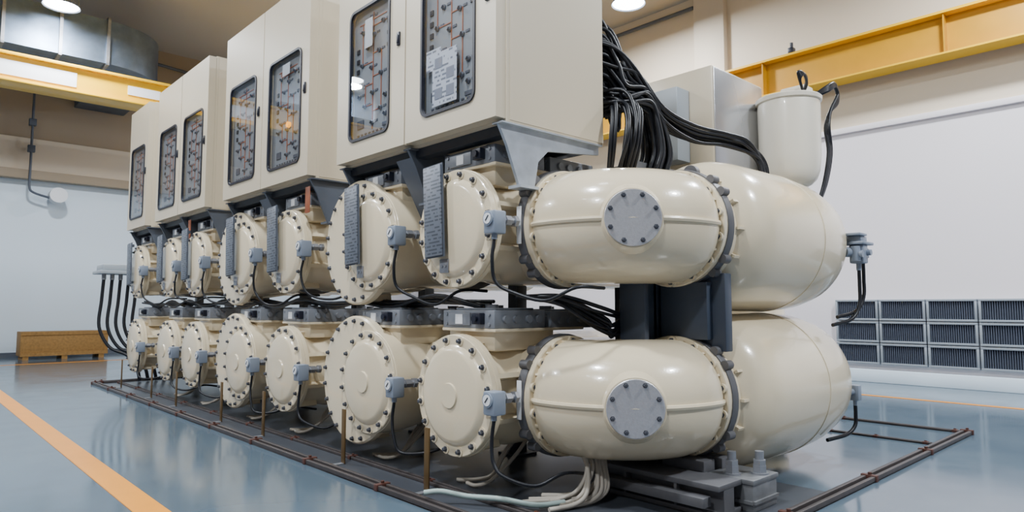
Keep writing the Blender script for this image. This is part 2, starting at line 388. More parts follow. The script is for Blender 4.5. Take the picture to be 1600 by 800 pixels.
for lev,z in (('upper',ZU),('lower',ZL)):
    o=root('busbar_duct','cream cylindrical busbar duct linking the '+lev+' tanks','busbar',(3.61,3.36,z))
    part(o,'duct_tube',M('bus',lambda b:lathe(b,[(0,0),(0,0.36),(9.2,0.36),(9.2,0)],(0,1,0),(0,0,0),40),cream))
    for h in (1.0,2.25,3.75,5.1,6.45,7.85):
        part(o,'joint_ring',M('busr',lambda b:lathe(b,[(0,0.36),(0,0.42),(0.1,0.42),(0.1,0.36)],(0,1,0),(0,0,0),40),castg),(0,h,0))
# ---------------------------------------------------------------- elbows
A=0.56; CX,CY=3.61,2.74
def shape_at(t):
    s2=max(0,math.sin(2*t)); e=min(1,s2/0.26); e=e*e*(3-2*e)
    return 0.366+0.030*e+0.006*s2, 0.366+0.035*e+0.085*s2
def elbow_body(b):
    n=36; m=56; rings=[]
    for i in range(n+1):
        t=math.pi/2*i/n
        rz,ro=shape_at(t); ri=0.355
        ring=[]
        for k in range(m):
            a=2*math.pi*k/m
            c=math.cos(a); s=math.sin(a)
            pw=0.80
            cc=math.copysign(abs(c)**pw,c); ss=math.copysign(abs(s)**pw,s)
            mixf=min(1,max(0,math.sin(2*t))/0.5)
            c=c*(1-mixf*0.6)+cc*mixf*0.6; s=s*(1-mixf*0.6)+ss*mixf*0.6
            rad=A+(ro if c>0 else ri)*c
            ring.append(b.verts.new((A-rad*math.cos(t),A-rad*math.sin(t),rz*s)))
        rings.append(ring)
    for P,Q in zip(rings[:-1],rings[1:]):
        for k in range(m): b.faces.new((P[k],P[(k+1)%m],Q[(k+1)%m],Q[k]))
def elbow_rib(b):
    n=36; rings=[]
    for i in range(n+1):
        t=math.pi/2*i/n; rz,ro=shape_at(t); rad=A+ro
        rings.append([b.verts.new((A-q*math.cos(t),A-q*math.sin(t),zz)) for q,zz in ((rad-0.03,-0.024),(rad+0.012,-0.015),(rad+0.018,0),(rad+0.012,0.015),(rad-0.03,0.024))])
    for P,Q in zip(rings[:-1],rings[1:]):
        for k in range(5): b.faces.new((P[k],P[(k+1)%5],Q[(k+1)%5],Q[k]))
def elbow_flange(b):
    pr=[(-0.045,0.30),(-0.045,0.415),(-0.04,0.422),(0,0.422),(0,0.30)]
    lathe(b,pr,(0,1,0),(0,A,0),56); lathe(b,pr,(1,0,0),(A,0,0),56)
    for i in range(14):
        a=2*math.pi*(i+0.5)/14; c,s=math.cos(a)*0.388,math.sin(a)*0.388
        cyl(b,(c,A-0.065,s),(c,A,s),0.034,12); cyl(b,(A-0.065,c,s),(A,c,s),0.034,12)
    for i in range(14):
        a=2*math.pi*i/14
        for ax in (0,1):
            m1=Matrix.Rotation(a,4,'X')@Matrix.Translation((A-0.06,0.375,0))@Matrix.Diagonal((0.10,0.05,0.016,1))
            if ax: m1=Matrix(((0,1,0,0),(1,0,0,0),(0,0,1,0),(0,0,0,1)))@m1
            bmesh.ops.create_cube(b,size=1,matrix=m1)
def elbow_ring(b):
    for ax in ('y','x'):
        axis=(0,1,0) if ax=='y' else (1,0,0); org=(0,A,0) if ax=='y' else (A,0,0)
        lathe(b,[(0,0.30),(0,0.43),(0.02,0.435),(0.065,0.435),(0.065,0.30)],axis,org,56)
        for ang in (40,140,220,320):
            r=math.radians(ang); c,s=math.cos(r)*0.435,math.sin(r)*0.435
            for dd in (-0.06,0.06):
                c2,s2=c-math.sin(r)*dd,s+math.cos(r)*dd
                if ax=='y': cyl(b,(c2,A-0.005,s2),(c2,A+0.07,s2),0.032,14)
                else: cyl(b,(A-0.005,c2,s2),(A+0.07,c2,s2),0.032,14)
DV=Vector((-1,-1,0)).normalized()
PO=Vector((A,A,0))+DV*0.90
def port_neck(b): lathe(b,[(0,0.25),(0.09,0.225),(0.125,0.20),(0.135,0.195),(0.145,0.19),(0.145,0)],DV,PO,48)
def port_disc(b): lathe(b,[(0.145,0),(0.145,0.178),(0.148,0.182),(0.160,0.182),(0.163,0.179),(0.163,0)],DV,PO,56)
def side_boss(b):
    for (t) in (0.17,math.pi/2-0.17):
        rad=A+0.372; d=Vector((-math.cos(t),-math.sin(t),0)); p=Vector((A,A,0))+d*(rad-0.02)
        cyl(b,p,p+d*0.05,0.05,20)
def side_boss_disc(b):
    for (t) in (0.17,math.pi/2-0.17):
        rad=A+0.372; d=Vector((-math.cos(t),-math.sin(t),0)); p=Vector((A,A,0))+d*(rad-0.02)
        cyl(b,p+d*0.05,p+d*0.06,0.038,20)
        for q in range(6):
            a=q*math.pi/3; sd=Vector((-d.y,d.x,0)); c=p+sd*0.028*math.cos(a)+Vector((0,0,0.028*math.sin(a)))
            cyl(b,c+d*0.06,c+d*0.068,0.007,8)
for lev,z in (('upper',ZU),('lower',ZL-0.005)):
    o=root('busbar_elbow','cream cast busbar elbow with aluminium corner cover, '+lev+' level','busbar',(CX,CY,z),'busbar elbows')
    part(o,'elbow_housing',M('elb',elbow_body,cream,60)); part(o,'casting_rib',M('elr',elbow_rib,cream))
    part(o,'flange',M('elf',elbow_flange,cream)); part(o,'clamp_ring',M('elg',elbow_ring,castg),label='grey cast clamp ring')
    part(o,'port_neck',M('elp',port_neck,cream))
    c=part(o,'port_cover',M('eld',port_disc,alu),label='round brushed aluminium cover disc')
    for i in range(8):
        a=2*math.pi*(i+0.5)/8
        p=PO+DV*0.163+Vector((-DV.y,DV.x,0))*0.155*math.cos(a)+Vector((0,0,0.155*math.sin(a)))
        b_=part(c,'bolt',boltme,p,(0,0,math.pi/4)); b_.scale=(0.8,0.8,0.8)
    part(o,'side_boss',M('els',side_boss,cream)); part(o,'boss_cover',M('elt',side_boss_disc,steel))
    ring_bolts(o,14,0.388,A-0.065,math.pi/14,'x'); ring_bolts(o,14,0.388,A-0.065,math.pi/14,'y')
    part(o,'label_strip',M('lst',lambda b:box(b,-0.44,-0.43,A+0.01,A+0.05,-0.13,0.13,0.002),white),(-0.003,0,0))
# ---------------------------------------------------------------- end tanks
def end_body(b):
    lathe(b,[(0.065,0),(0.065,0.41),(0.07,0.425),(0.11,0.425),(0.115,0.40),(0.14,0.42),(0.19,0.485),(0.26,0.535),(0.36,0.562),(0.5,0.573),(0.9,0.58),(1.3,0.58),(1.55,0.568),(1.75,0.535),(1.87,0.49),(1.95,0.42),(1.99,0.35),(2.0,0.30),(2.0,0)],(1,0,0),(0,0,0),72)
    for i in range(14):
        a=2*math.pi*i/14
        bmesh.ops.create_cube(b,size=1,matrix=Matrix.Rotation(a,4,'X')@Matrix.Translation((0.15,0.425,0))@Matrix.Diagonal((0.10,0.06,0.018,1)))
def end_seam(b):
    lathe(b,[(1.20,0.575),(1.203,0.585),(1.222,0.585),(1.225,0.575)],(1,0,0),(0,0,0),72)
def end_cap(b): lathe(b,[(2.0,0),(2.0,0.33),(2.05,0.33),(2.06,0.31),(2.06,0)],(1,0,0),(0,0,0),48)
def term(b):
    box(b,2.0,2.12,-0.50,0.0,-0.08,-0.02,0.008)
    cyl(b,(1.88,-0.48,-0.08),(2.03,-0.54,-0.08),0.05,14)
    box(b,2.00,2.13,-0.62,-0.48,-0.19,0.0,0.015); box(b,1.95,2.24,-0.64,-0.42,0.0,0.03,0.008); box(b,2.13,2.22,-0.60,-0.5,-0.13,-0.03,0.01)
    box(b,2.0,2.17,-0.6,-0.44,0.03,0.09,0.01); box(b,1.92,2.12,-0.62,-0.46,0.09,0.115,0.006)
    cyl(b,(1.96,-0.56,-0.17),(1.96,-0.56,-0.02),0.045,16); cyl(b,(1.96,-0.60,-0.1),(1.96,-0.63,-0.1),0.035,16)
    cyl(b,(2.10,-0.66,-0.08),(2.10,-0.62,-0.08),0.03,12)
    cyl(b,(2.06,-0.55,-0.26),(2.06,-0.55,-0.19),0.025,12); cyl(b,(2.18,-0.55,-0.18),(2.18,-0.55,-0.13),0.02,12)
def term_low(b):
    box(b,2.0,2.06,-0.42,0.0,-0.12,-0.06,0.008)
    cyl(b,(1.86,-0.42,-0.1),(1.99,-0.5,-0.1),0.04,14)
    box(b,1.95,2.05,-0.56,-0.44,-0.20,-0.02,0.012); cyl(b,(2.0,-0.5,-0.26),(2.0,-0.5,-0.2),0.022,12)
for lev,z in (('upper',ZU-0.02),('lower',ZL-0.01)):
    o=root('busbar_end_tank','large cream barrel-shaped tank with domed end, '+lev+' level','tank',(CX+A,CY,z),'busbar end tanks')
    part(o,'tank_body',M('etb',end_body,cream)); part(o,'end_cap',M('etc',end_cap,cream)); part(o,'weld_seam',M('ets',end_seam,cream))
    ring_bolts(o,12,0.305,2.06,0.1,'x',-1)
    ring_bolts(o,14,0.385,0.135,math.pi/14,'x',-1)
    s,dx=(0.85,-0.07) if lev=='upper' else (0.72,-0.10)
    if lev=='upper': tb=part(o,'terminal_box',M('etm',term,lgrey),label='grey plastic terminal box')
    else: tb=part(o,'terminal_box',M('etml',term_low,lgrey),label='small grey terminal box')
    tb.scale=(s,s,s); tb.location=(2.0*(1-s)+dx,-0.5*(1-s),-0.05*(1-s))
    part(o,'lifting_lug',M('etl',lambda b:(cyl(b,(0.085,-0.03,0.40),(0.13,-0.03,0.40),0.06,18)),castg),(0,-0.05,0.03))
# ---------------------------------------------------------------- supports between/under elbows
o=root('support_saddle','dark grey steel saddle bracket between stacked elbows','bracket',(4.24,2.74,1.07))
part(o,'plate',one('sp',lambda b:(box(b,-0.02,0.07,-0.36,0.18,-0.08,0.46,0.008),box(b,-0.09,0.0,-0.26,0.12,0.0,0.40,0.006)),sgrey))
part(o,'web_box',one('sw',lambda b:(box(b,-0.32,-0.08,0.16,0.2,-0.01,0.43,0.006),box(b,-0.34,-0.29,0.08,0.3,-0.02,0.45,0.006),box(b,-0.12,0.3,0.16,0.34,0.0,0.44,0.006)),sgrey))
o=root('support_column','dark grey steel support column behind the elbows','column',(4.60,3.40,0.006))
part(o,'post',one('col',lambda b:(box(b,-0.18,0.25,-0.02,0.02,0.0,1.45,0.003),box(b,-0.2,-0.16,-0.08,0.08,0.0,1.45,0.003),box(b,0.23,0.27,-0.08,0.08,0.0,1.45,0.003)),dgrey))
o=root('foot_block','galvanised steel foundation foot with threaded anchor studs','foundation',(4.22,2.28,0.006))
part(o,'block',one('fb',lambda b:(box(b,-0.16,0.16,-0.15,0.15,0,0.17,0.004),box(b,-0.17,0.17,-0.16,0.16,0.17,0.20,0.003),box(b,-0.16,0.16,-0.165,-0.15,0.05,0.07),box(b,-0.175,-0.16,-0.15,0.15,0.05,0.07)),galv))
for q,(x,y) in enumerate(((-0.09,0.03),(0.05,-0.09))):
    part(o,'anchor_stud',M('ast',lambda b:(cyl(b,(0,0,0.20),(0,0,0.21),0.058,20),cyl(b,(0,0,0.21),(0,0,0.255),0.046,6),cyl(b,(0,0,0.255),(0,0,0.29),0.043,6),cyl(b,(0,0,0.29),(0,0,0.345),0.028,14)),steel),(x,y,0))
part(o,'foot_bracket',one('ftb',lambda b:(box(b,-0.2,-0.06,0.17,0.5,0.16,0.27,0.01),box(b,-0.02,0.10,0.14,0.45,0.0,0.27,0.01)),castg))
thing('base_beam',one('bbm',lambda b:(box(b,-0.26,0.02,0,1.05,0,0.03,0.003),box(b,-0.20,-0.08,0,1.05,0.03,0.165),box(b,-0.26,0.02,0,1.05,0.165,0.20,0.004),box(b,-0.34,-0.25,0.06,0.95,0.07,0.13,0.004),box(b,-0.26,-0.16,0.3,0.32,0.03,0.165),box(b,-0.26,-0.16,0.7,0.72,0.03,0.165)),castg),'dark weathered steel channel beam under the lower elbow','beam',(4.03,2.2,0.006))
# ---------------------------------------------------------------- cabinets
CABS=[(3.26,5.42,2),(5.98,8.19,2),(8.80,10.95,2),(11.46,12.52,1)]
ZC0,ZC1=2.54,4.53
def rr(y0,y1,z0,z1,r,n=6):
    out=[]
    for (cy,cz,a0) in ((y1-r,z1-r,0),(y0+r,z1-r,90),(y0+r,z0+r,180),(y1-r,z0+r,270)):
        out.append([(cy+r*math.cos(math.radians(a0+90*i/(n-1))),cz+r*math.sin(math.radians(a0+90*i/(n-1)))) for i in range(n)])
    return out
def door_f(W,h):
    def f(b):
        H=ZC1-ZC0-0.02; wy0,wy1,wz0,wz1=W/2-h,W/2+h,0.17,1.32
        arcs=rr(wy0,wy1,wz0,wz1,0.07); oc=[(W-0.008,H),(0.008,H),(0.008,0.01),(W-0.008,0.01)]
        L=[]
        for x in (0,0.09):
            L.append(([[b.verts.new((x,y,z)) for y,z in a] for a in arcs],[b.verts.new((x,y,z)) for y,z in oc]))
        for (ar,o_) in L:
            for k in range(4):
                for i in range(5): b.faces.new((o_[k],ar[k][i],ar[k][i+1]))
                b.faces.new((o_[k],ar[k][-1],ar[(k+1)%4][0],o_[(k+1)%4]))
        fa=[v for a in L[0][0] for v in a]; fb=[v for a in L[1][0] for v in a]
        n=len(fa)
        for i in range(n): b.faces.new((fa[i],fa[(i+1)%n],fb[(i+1)%n],fb[i]))
        for k in range(4): b.faces.new((L[0][1][k],L[0][1][(k+1)%4],L[1][1][(k+1)%4],L[1][1][k]))
    return f
def wframe_f(W,h):
    def f(b):
        i_=[p for a in rr(W/2-h+0.015,W/2+h-0.015,0.185,1.305,0.06) for p in a]; o_=[p for a in rr(W/2-h-0.008,W/2+h+0.008,0.162,1.328,0.08) for p in a]
        n=len(i_); V=[]
        for x in (-0.012,0.02):
            V.append(([b.verts.new((x,*p)) for p in i_],[b.verts.new((x,*p)) for p in o_]))
        for k in range(n):
            j=(k+1)%n
            for v in V: b.faces.new((v[0][k],v[0][j],v[1][j],v[1][k]))
            b.faces.new((V[0][0][k],V[0][0][j],V[1][0][j],V[1][0][k])); b.faces.new((V[0][1][k],V[0][1][j],V[1][1][j],V[1][1][k]))
    return f
def glass_f(W,h):
    def f(b): b.faces.new([b.verts.new((-0.002,*p)) for a in rr(W/2-h+0.01,W/2+h-0.01,0.18,1.31,0.065) for p in a])
    return f
def panel_f(W,h): return lambda b: box(b,0.075,0.085,W/2-h+0.004,W/2+h-0.004,0.175,1.315)
SW=[(0.0,0.30),(-0.13,0.40),(0.12,0.46),(0.0,0.56),(0.14,0.64),(-0.13,0.70),(0.02,0.78),(0.17,0.83),(-0.10,0.90),(0.09,0.97),(-0.02,1.06),(0.16,1.12),(-0.16,1.14),(0.02,1.22),(-0.2,0.34),(-0.2,0.50),(0.21,0.56)]
def mim_lines(W):
    def f(b):
        c=W/2
        def seg(y0,z0,y1,z1): box(b,0.070,0.075,c+min(y0,y1)-0.0035,c+max(y0,y1)+0.0035,min(z0,z1)-0.0035,max(z0,z1)+0.0035)
        seg(0,0.25,0,1.26); seg(-0.2,1.2,0.22,1.2); seg(-0.2,1.14,0.22,1.14)
        seg(-0.13,0.40,0,0.40); seg(0,0.46,0.12,0.46); seg(0.12,0.46,0.12,0.64); seg(0,0.64,0.14,0.64); seg(-0.13,0.70,0,0.70)
        seg(0.17,0.83,0.17,1.2); seg(-0.10,0.90,0,0.90); seg(0,0.83,0.17,0.83); seg(-0.13,0.40,-0.13,0.90)
    return f
def mim_lab(W):
    def f(b):
        c=W/2
        for k,(y,z) in enumerate(SW): box(b,0.070,0.075,c+y-0.080,c+y-0.035,z+0.0,z+0.018)
        box(b,0.068,0.075,c+0.14,c+0.24,0.28,0.35); box(b,0.068,0.075,c-0.26,c-0.16,0.24,0.27)
        for k in range(9): box(b,0.070,0.075,c-0.27+k*0.06,c-0.24+k*0.06,0.215,0.228)
    return f
def mim_win(W):
    def f(b):
        c=W/2
        for k in range(4): box(b,0.066,0.075,c+0.22,c+0.26,0.68+k*0.09,0.72+k*0.09)
        for k in range(3): box(b,0.066,0.075,c-0.26,c-0.22,0.9+k*0.1,0.93+k*0.1)
    return f
def sw_f(b):
    lathe(b,[(0.075,0.022),(0.064,0.022),(0.062,0.019),(0.059,0.013),(0.053,0.012),(0.053,0)],(1,0,0),(0,0,0),18)
    box(b,0.046,0.055,-0.004,0.004,-0.013,0.013,0.002,rot=Matrix.Rotation(0.6,4,'X'))
def lock_f(b): box(b,-0.014,0.0,-0.022,0.022,-0.055,0.055,0.006); box(b,-0.022,-0.014,-0.012,0.012,-0.04,0.03,0.004)
knobm=mat('switch_knob_grey',(0.14,0.15,0.18),0.35,0.3)
labm=mat('legend_dark',(0.08,0.09,0.12),0.5)
amber=mat('amber_lamp',(0.9,0.4,0.02),0.3,emit=(1,0.35,0.02),estr=2.5)
for ci,(y0,y1,nd) in enumerate(CABS):
    o=root('control_cabinet',('double' if nd==2 else 'single')+'-door cream local control cabinet with glazed doors above the tanks','cabinet',(2.9,y0,ZC0),'control cabinets')
    L=y1-y0
    def body(b,L=L):
        H=ZC1-ZC0; t=0.02
        box(b,1.08,1.10,0,L,0,H); box(b,0.09,1.09,0,t,0,H); box(b,0.09,1.09,L-t,L,0,H)
        box(b,0.09,1.09,t,L-t,0,t); box(b,0.09,1.09,t,L-t,H-t,H)
        if L>1.5: box(b,0.09,1.08,L/2-0.02,L/2+0.02,t,H-t)
        box(b,0.12,1.10,-0.004,0,0.015,H-0.015)
    part(o,'body',one('cab_body',body,cab))
    part(o,'plinth',one('pl',lambda b,L=L:(box(b,0.12,0.22,0.05,L-0.05,-0.07,0),box(b,0.9,1.0,0.05,L-0.05,-0.07,0)),dgrey))
    W=L/nd; hw=0.315 if ci==0 else 0.375
    for k in range(nd):
        key='%.3f'%W; sx=-0.035
        dd=part(o,'door',M('door'+key,door_f(W,hw),cab),(0,k*W,0.01))
        part(dd,'window_frame',M('wfr'+key,wframe_f(W,hw),gasket)); part(dd,'window_glass',M('wgl'+key,glass_f(W,hw),glassm))
        part(dd,'mimic_panel',M('mpn'+key,panel_f(W,hw),panelm),(sx,0,0)); part(dd,'mimic_line',M('mln'+key,mim_lines(W),orangel),(sx,0,0))
        part(dd,'legend',M('mlb'+key,mim_lab(W),labm),(sx,0,0)); part(dd,'indicator',M('mwi'+key,mim_win(W),gasket),(sx,0,0))
        for (yy,zz) in SW: part(dd,'selector_switch',M('sws',sw_f,knobm),(sx,W/2+yy,zz))
        part(dd,'lock',M('lock',lock_f,gasket),(0,0.09,0.88))
        if ci==0 and k==0:
            part(dd,'paper_sheet',one('ps',lambda b:(box(b,0.001,0.003,0.43,0.72,0.22,0.62)),paper),label='printed instruction sheet taped behind the glass')
            part(dd,'paper_sheet',one('ps3',lambda b:(box(b,0.002,0.004,0.62,0.80,0.50,0.66)),paper),label='small printed sheet')
            part(dd,'printed_diagram',one('ps5',lambda b:[box(b,-0.001,0.001,yy,yy+0.09,zz,zz+0.08) for yy,zz in ((0.46,0.27),(0.60,0.27),(0.46,0.40),(0.60,0.50))],mat('diagram_grey',(0.33,0.35,0.42),0.6)))
        if ci==1 and k==0: part(dd,'warning_lamp',M('wl',lambda b:cyl(b,(0.01,0.5,0.60),(0.04,0.5,0.60),0.03,16),amber))
        if ci==0 and k==1: part(dd,'paper_sheet',one('ps2',lambda b:box(b,0.001,0.003,0.5,0.62,0.95,1.2),white),label='small white paper note')
        if ci==1 and k==0: part(dd,'paper_sheet',one('ps4',lambda b:box(b,0.001,0.003,0.45,0.62,1.12,1.24),white),label='small white paper note')
def bracket(b):
    prism(b,[(0.04,0),(1.08,0),(1.08,-0.07),(0.52,-0.13),(0.42,-0.22),(0.38,-0.42),(0.24,-0.42),(0.12,-0.14)],'xz',-0.012,0.012)
    box(b,0.04,1.08,-0.05,0.05,-0.01,0.0)
    box(b,0.20,0.42,-0.06,0.06,-0.43,-0.41)
for i,y in enumerate((3.30,4.36,5.38,6.02,7.08,8.15,8.84,9.87,10.9,11.5,12.48)):
    thing('support_bracket',M('brg' if i==0 else 'brd',bracket,galvl if i==0 else mgrey),('galvanised' if i==0 else 'dark grey')+' steel gusset bracket under the control cabinet','bracket',(2.9,y,ZC0-0.005),'cabinet support brackets')
for i,y in enumerate((4.36,7.08,9.87)):
    thing('support_strut',M('strut',lambda b:prism(b,[(0,0),(0.16,0),(0.42,-0.42),(0.26,-0.46)],'xz',-0.11,0.11),mgrey),'grey folded steel strut beneath the cabinet','strut',(2.98,y+0.1,ZC0-0.07),'cabinet struts')
for y in (6.12,9.6):
    thing('hanging_tag',M('htag',lambda b:box(b,-0.006,0,-0.05,0.05,-0.26,-0.0,0.003),mat('orange_tag',(0.30,0.085,0.035),0.5)),'rust-orange plate hanging under a cabinet','tag',(2.98,y,ZC0-0.07),'hanging tags')
for i,y in enumerate((4.38,5.77,7.15,8.53,9.88,11.25,12.7)):
    thing('frame_post',M('fpost',lambda b:(box(b,-0.06,0.06,-0.06,0.06,0,2.4,0.004),box(b,-0.12,0.12,-0.12,0.12,0,0.02)),dgrey),'dark grey square steel post between tanks','post',(4.15,y,0.006),'steel frame posts')
# ---------------------------------------------------------------- cables
def cable(name,pts,r,label,m=black,group=None,sub=6):
    p0=Vector(pts[-1]); bm=bmesh.new(); tube(bm,[Vector(p)-p0 for p in pts],r,8,sub)
    return thing(name,finish(name,bm,m,60),label,'cable' if m is black else 'hose',p0,group)
random.seed(11)
for i,y in enumerate(YS):
    j=lambda s=0.03: random.uniform(-s,s)
    g=y-0.475
    cable('signal_cable',[(XF,g,ZU-0.11),(XF-0.02,g+j(0.01),ZU-0.25),(XF,g-0.02+j(),ZU-0.40),(XF+0.06,g-0.14,ZU-0.50+j()),(XF+0.14,g-0.34,ZU-0.52+j()),(XF+0.25,g-0.5,ZU-0.44),(XF+0.5,g-0.52,ZU-0.44)],0.012,'thin black signal cable drooping from a gas gauge',group='signal cables')
    cable('signal_cable',[(XF,g,ZL-0.11),(XF-0.01,g+0.01,ZL-0.25),(XF-0.02,g-0.02+j(),ZL-0.38),(XF+0.0,g-0.10,ZL-0.46+j()),(XF+0.12,g-0.26,ZL-0.49+j(0.02)),(XF+0.3,g-0.34,ZL-0.44),(XF+0.6,g-0.3,ZL-0.5)],0.012,'thin black signal cable drooping from a gas gauge',group='signal cables')
for k in range(5):
    pts=[(3.15+0.03*k,12.4-i*0.58,1.36+0.03*math.sin(i*1.9+k)-(0.05 if i%2 else 0)) for i in range(16)]
    cable('cable_loom',pts,0.014,'black cable run between the upper and lower tanks',group='cable looms',sub=4)
R=random.uniform
for k in range(9):
    a=R(-.08,.08); c=R(-.09,.09)
    cable('signal_cable',[(3.3,3.5-0.02*k,1.37),(3.50+a,3.22,1.34+c*0.4),(3.72+a,3.08,1.22+c),(3.90-a,3.05,1.17+c*0.8),(4.08+a,3.12,1.28-c),(4.2,3.25,1.36)],R(0.011,0.016),'black cable looping beside the elbow',group='signal cables')
for k in range(44):
    f=k/43; z0=2.95+0.62*f+R(-.05,.05); sp=R(-0.09,0.09); sq=R(-0.09,0.07); u=R(0,1)
    out=0.10+0.14*u
    pts=[(3.99,3.47+R(-.12,.08),z0),(4.06+out*0.7,3.40+sp*0.5,z0+R(-.02,.05)),
         (4.12+out,3.37+sp,z0-0.14-0.10*u),(4.34+R(-.05,.05),3.34+sp,max(2.98,z0-0.34)+sq*0.4),
         (4.58+R(-.03,.05),3.32+sp,2.98+0.14*f+sq*0.6),(4.72+sq*0.8,3.30+sp,2.82+0.05*f),
         (4.77+sq*1.3,3.28+sp,2.60),(4.72+sq*1.4,3.30+sp,2.42),(4.68+sq*1.3,3.34+sp,2.2)]
    cable('control_cable',pts,0.0175,'black control cable dropping from the cabinet side',group='cabinet control cables')
for k in range(16):
    jz=R(-0.06,0.06); sp=R(-.08,.08); z0=R(2.95,3.45)
    cable('control_cable',[(3.99,3.45+sp,z0),(4.22,3.38+sp,z0-0.03),(4.45+R(-.05,.05),3.33+sp,z0*0.5+1.52+jz),(4.75,3.28+sp,2.92+jz),(5.1,3.2+sp,2.80+jz*1.3),(5.45,3.10+sp,2.79+jz),(5.75+R(-.1,.1),2.98+sp*0.5,2.74+jz),(5.98+R(-.08,.08),2.95,2.60),(6.0+R(-.08,.08),2.98,2.3)],0.016,'black control cable running behind the end tank',group='cabinet control cables')
for k in range(9):
    a=R(0,0.28); sp=R(-.06,.06)
    cable('control_cable',[(4.01,3.5,2.98-0.03*k),(4.14+a*0.3,3.28+sp,2.99-0.02*k+R(-.03,.03)),(4.02+a,3.15+sp,2.82+R(-.04,.04)),(3.96+a,3.12+sp,2.55),(4.05+a,3.28,2.2)],0.016,'black control cable dropping from the cabinet side',group='cabinet control cables')
# upper rear structure
o=root('cable_tray','perforated galvanised cable tray behind the cabinet','tray',(4.9,3.4,2.42))
part(o,'tray_bed',one('ct',lambda b:(box(b,-0.6,1.3,-0.1,0.5,0,0.015),box(b,-0.6,1.3,-0.1,-0.085,0.015,0.08),box(b,-0.6,1.3,0.485,0.5,0.015,0.08)),galv))
o=root('marshalling_box','aluminium and cream equipment box behind the cabinets','cabinet',(5.7,3.3,2.5))
part(o,'box_body',one('mb',lambda b:box(b,0.0,1.0,0.0,0.85,0,1.12,0.01),cab)); part(o,'side_panel',one('mb2',lambda b:box(b,0.02,0.98,-0.012,0,0.02,1.10,0.004),mat('polished_aluminium',(0.52,0.53,0.56),0.25,0.7,noise=0.05,nscale=3)),label='bare aluminium side panel')
palebox=mat('pale_grey_box',(0.34,0.38,0.42),0.4)
part(o,'side_box',one('mb3',lambda b:box(b,-0.22,0,0.25,0.75,0.2,0.92,0.01),palebox),label='small light grey box')
ivory=mat('ivory_enamel',(0.76,0.71,0.60),0.3,noise=0.02,nscale=3,coat=0.2)
o=root('voltage_transformer','cream cylindrical voltage transformer vessel','transformer',(6.66,3.0,2.5))
part(o,'vessel',one('vt',lambda b:lathe(b,[(0,0),(0,0.16),(0.02,0.20),(0.07,0.25),(0.15,0.28),(0.30,0.295),(0.82,0.30),(0.86,0.295),(0.865,0.315),(0.90,0.32),(0.91,0.31),(0.93,0.22),(0.93,0)],(0,0,1),(0,0,0),48),ivory))
part(o,'cap',one('vtc',lambda b:(box(b,0.0,0.28,-0.2,0.14,0.91,1.00,0.03),box(b,0.03,0.24,-0.16,0.1,1.0,1.05,0.02)),ivory))
part(o,'neck',one('vtn',lambda b:cyl(b,(0,0,-0.65),(0,0,0.01),0.16,32),ivory))
for k in range(4):
    cable('control_cable',[(6.80,2.82,3.42),(6.90,2.70,3.53-0.015*k),(7.02,2.68,3.58-0.01*k),(7.10,2.68,3.50),(7.07,2.68,3.38+0.02*k),(6.95,2.70,3.28),(6.87,2.72-0.01*k,3.10),(6.87+0.02*k,2.70,2.85),(6.80+0.015*k,2.72,2.55),(6.72,2.76,2.3)],0.019,'black cable looping beside the voltage transformer',group='transformer cables')
for k in range(5):
    cable('control_cable',[(6.50,2.78,3.42),(6.40-0.01*k,2.76,3.50+0.015*k),(6.44,2.74,3.56),(6.55,2.76,3.54-0.01*k),(6.58,2.80,3.43)],0.014,'small black cable loop on top of the transformer',group='transformer cables')
for z,dx,dy,dz in ((ZU-0.02,1.981,-0.5425,0.225),(ZL-0.01,1.90,-0.5,0.20),(ZU-0.02,2.083,-0.5425,0.16)):
    x=CX+A+dx; y=CY+dy
    s=1.0 if z>1 else 0.55
    cable('signal_cable',[(x,y,z-dz),(x+0.0,y,z-dz-0.14*s),(x-0.02,y-0.0,z-dz-0.30*s),(x-0.12,y+0.03,z-dz-0.42*s),(x-0.35,y+0.1,z-dz-0.47*s)],0.016,'black cable hanging from the terminal box',group='signal cables')
o=root('rear_tank','cream vertical switchgear tank behind the end tanks','switchgear',(6.95,3.7,0.25))
part(o,'tank_body',one('rt',lambda b:lathe(b,[(0,0),(0,0.35),(0.05,0.42),(1.5,0.42),(1.6,0.36),(1.9,0.34),(1.9,0)],(0,0,1),(0,0,0),40),cream))
for sx in (-1,1):
    for sy in (-1,1): part(o,'tank_leg',M('rtl',lambda b:box(b,-0.04,0.04,-0.04,0.04,-0.25,0.1),dgrey),(sx*0.3,sy*0.2,0))
# ---------------------------------------------------------------- floor frame
def rail(name,x0,y0,x1,y1,label='brown-grey steel floor rail framing the switchgear pit',w=1.0):
    dx,dy=x1-x0,y1-y0; L=math.hypot(dx,dy)
    o=root(name,label,'rail',(x0,y0,0.0),'floor rails'); o.rotation_euler=(0,0,math.atan2(dy,dx))
    part(o,'rail_bar',one('rb',lambda b:(box(b,0,L,-0.045*w,-0.015*w,0,0.04*w,0.003),box(b,0,L,0.02*w,0.05*w,0,0.04*w,0.003),box(b,0,L,-0.045*w,0.05*w,0,0.008)),railm))
    n=max(2,int(L/1.1))
    for k in range(n+1):
        c=part(o,'clamp',M('rcl',lambda b:(box(b,-0.022,0.022,-0.055,0.06,0,0.048,0.004),cyl(b,(0,0,0.048),(0,0,0.065),0.014,6)),rust),(0.05+(L-0.1)*k/n,0,0)); c.scale=(1,w,w)
rail('floor_rail',2.66,1.93,2.66,13.15); rail('floor_rail',2.72,1.93,8.2,1.93); rail('floor_rail',8.2,2.0,8.2,13.15,w=0.6); rail('floor_rail',2.72,13.2,8.15,13.2)
rail('floor_rail',7.3,2.02,7.3,3.0,w=0.5); rail('floor_rail',3.0,2.95,3.0,13.0,w=0.7)
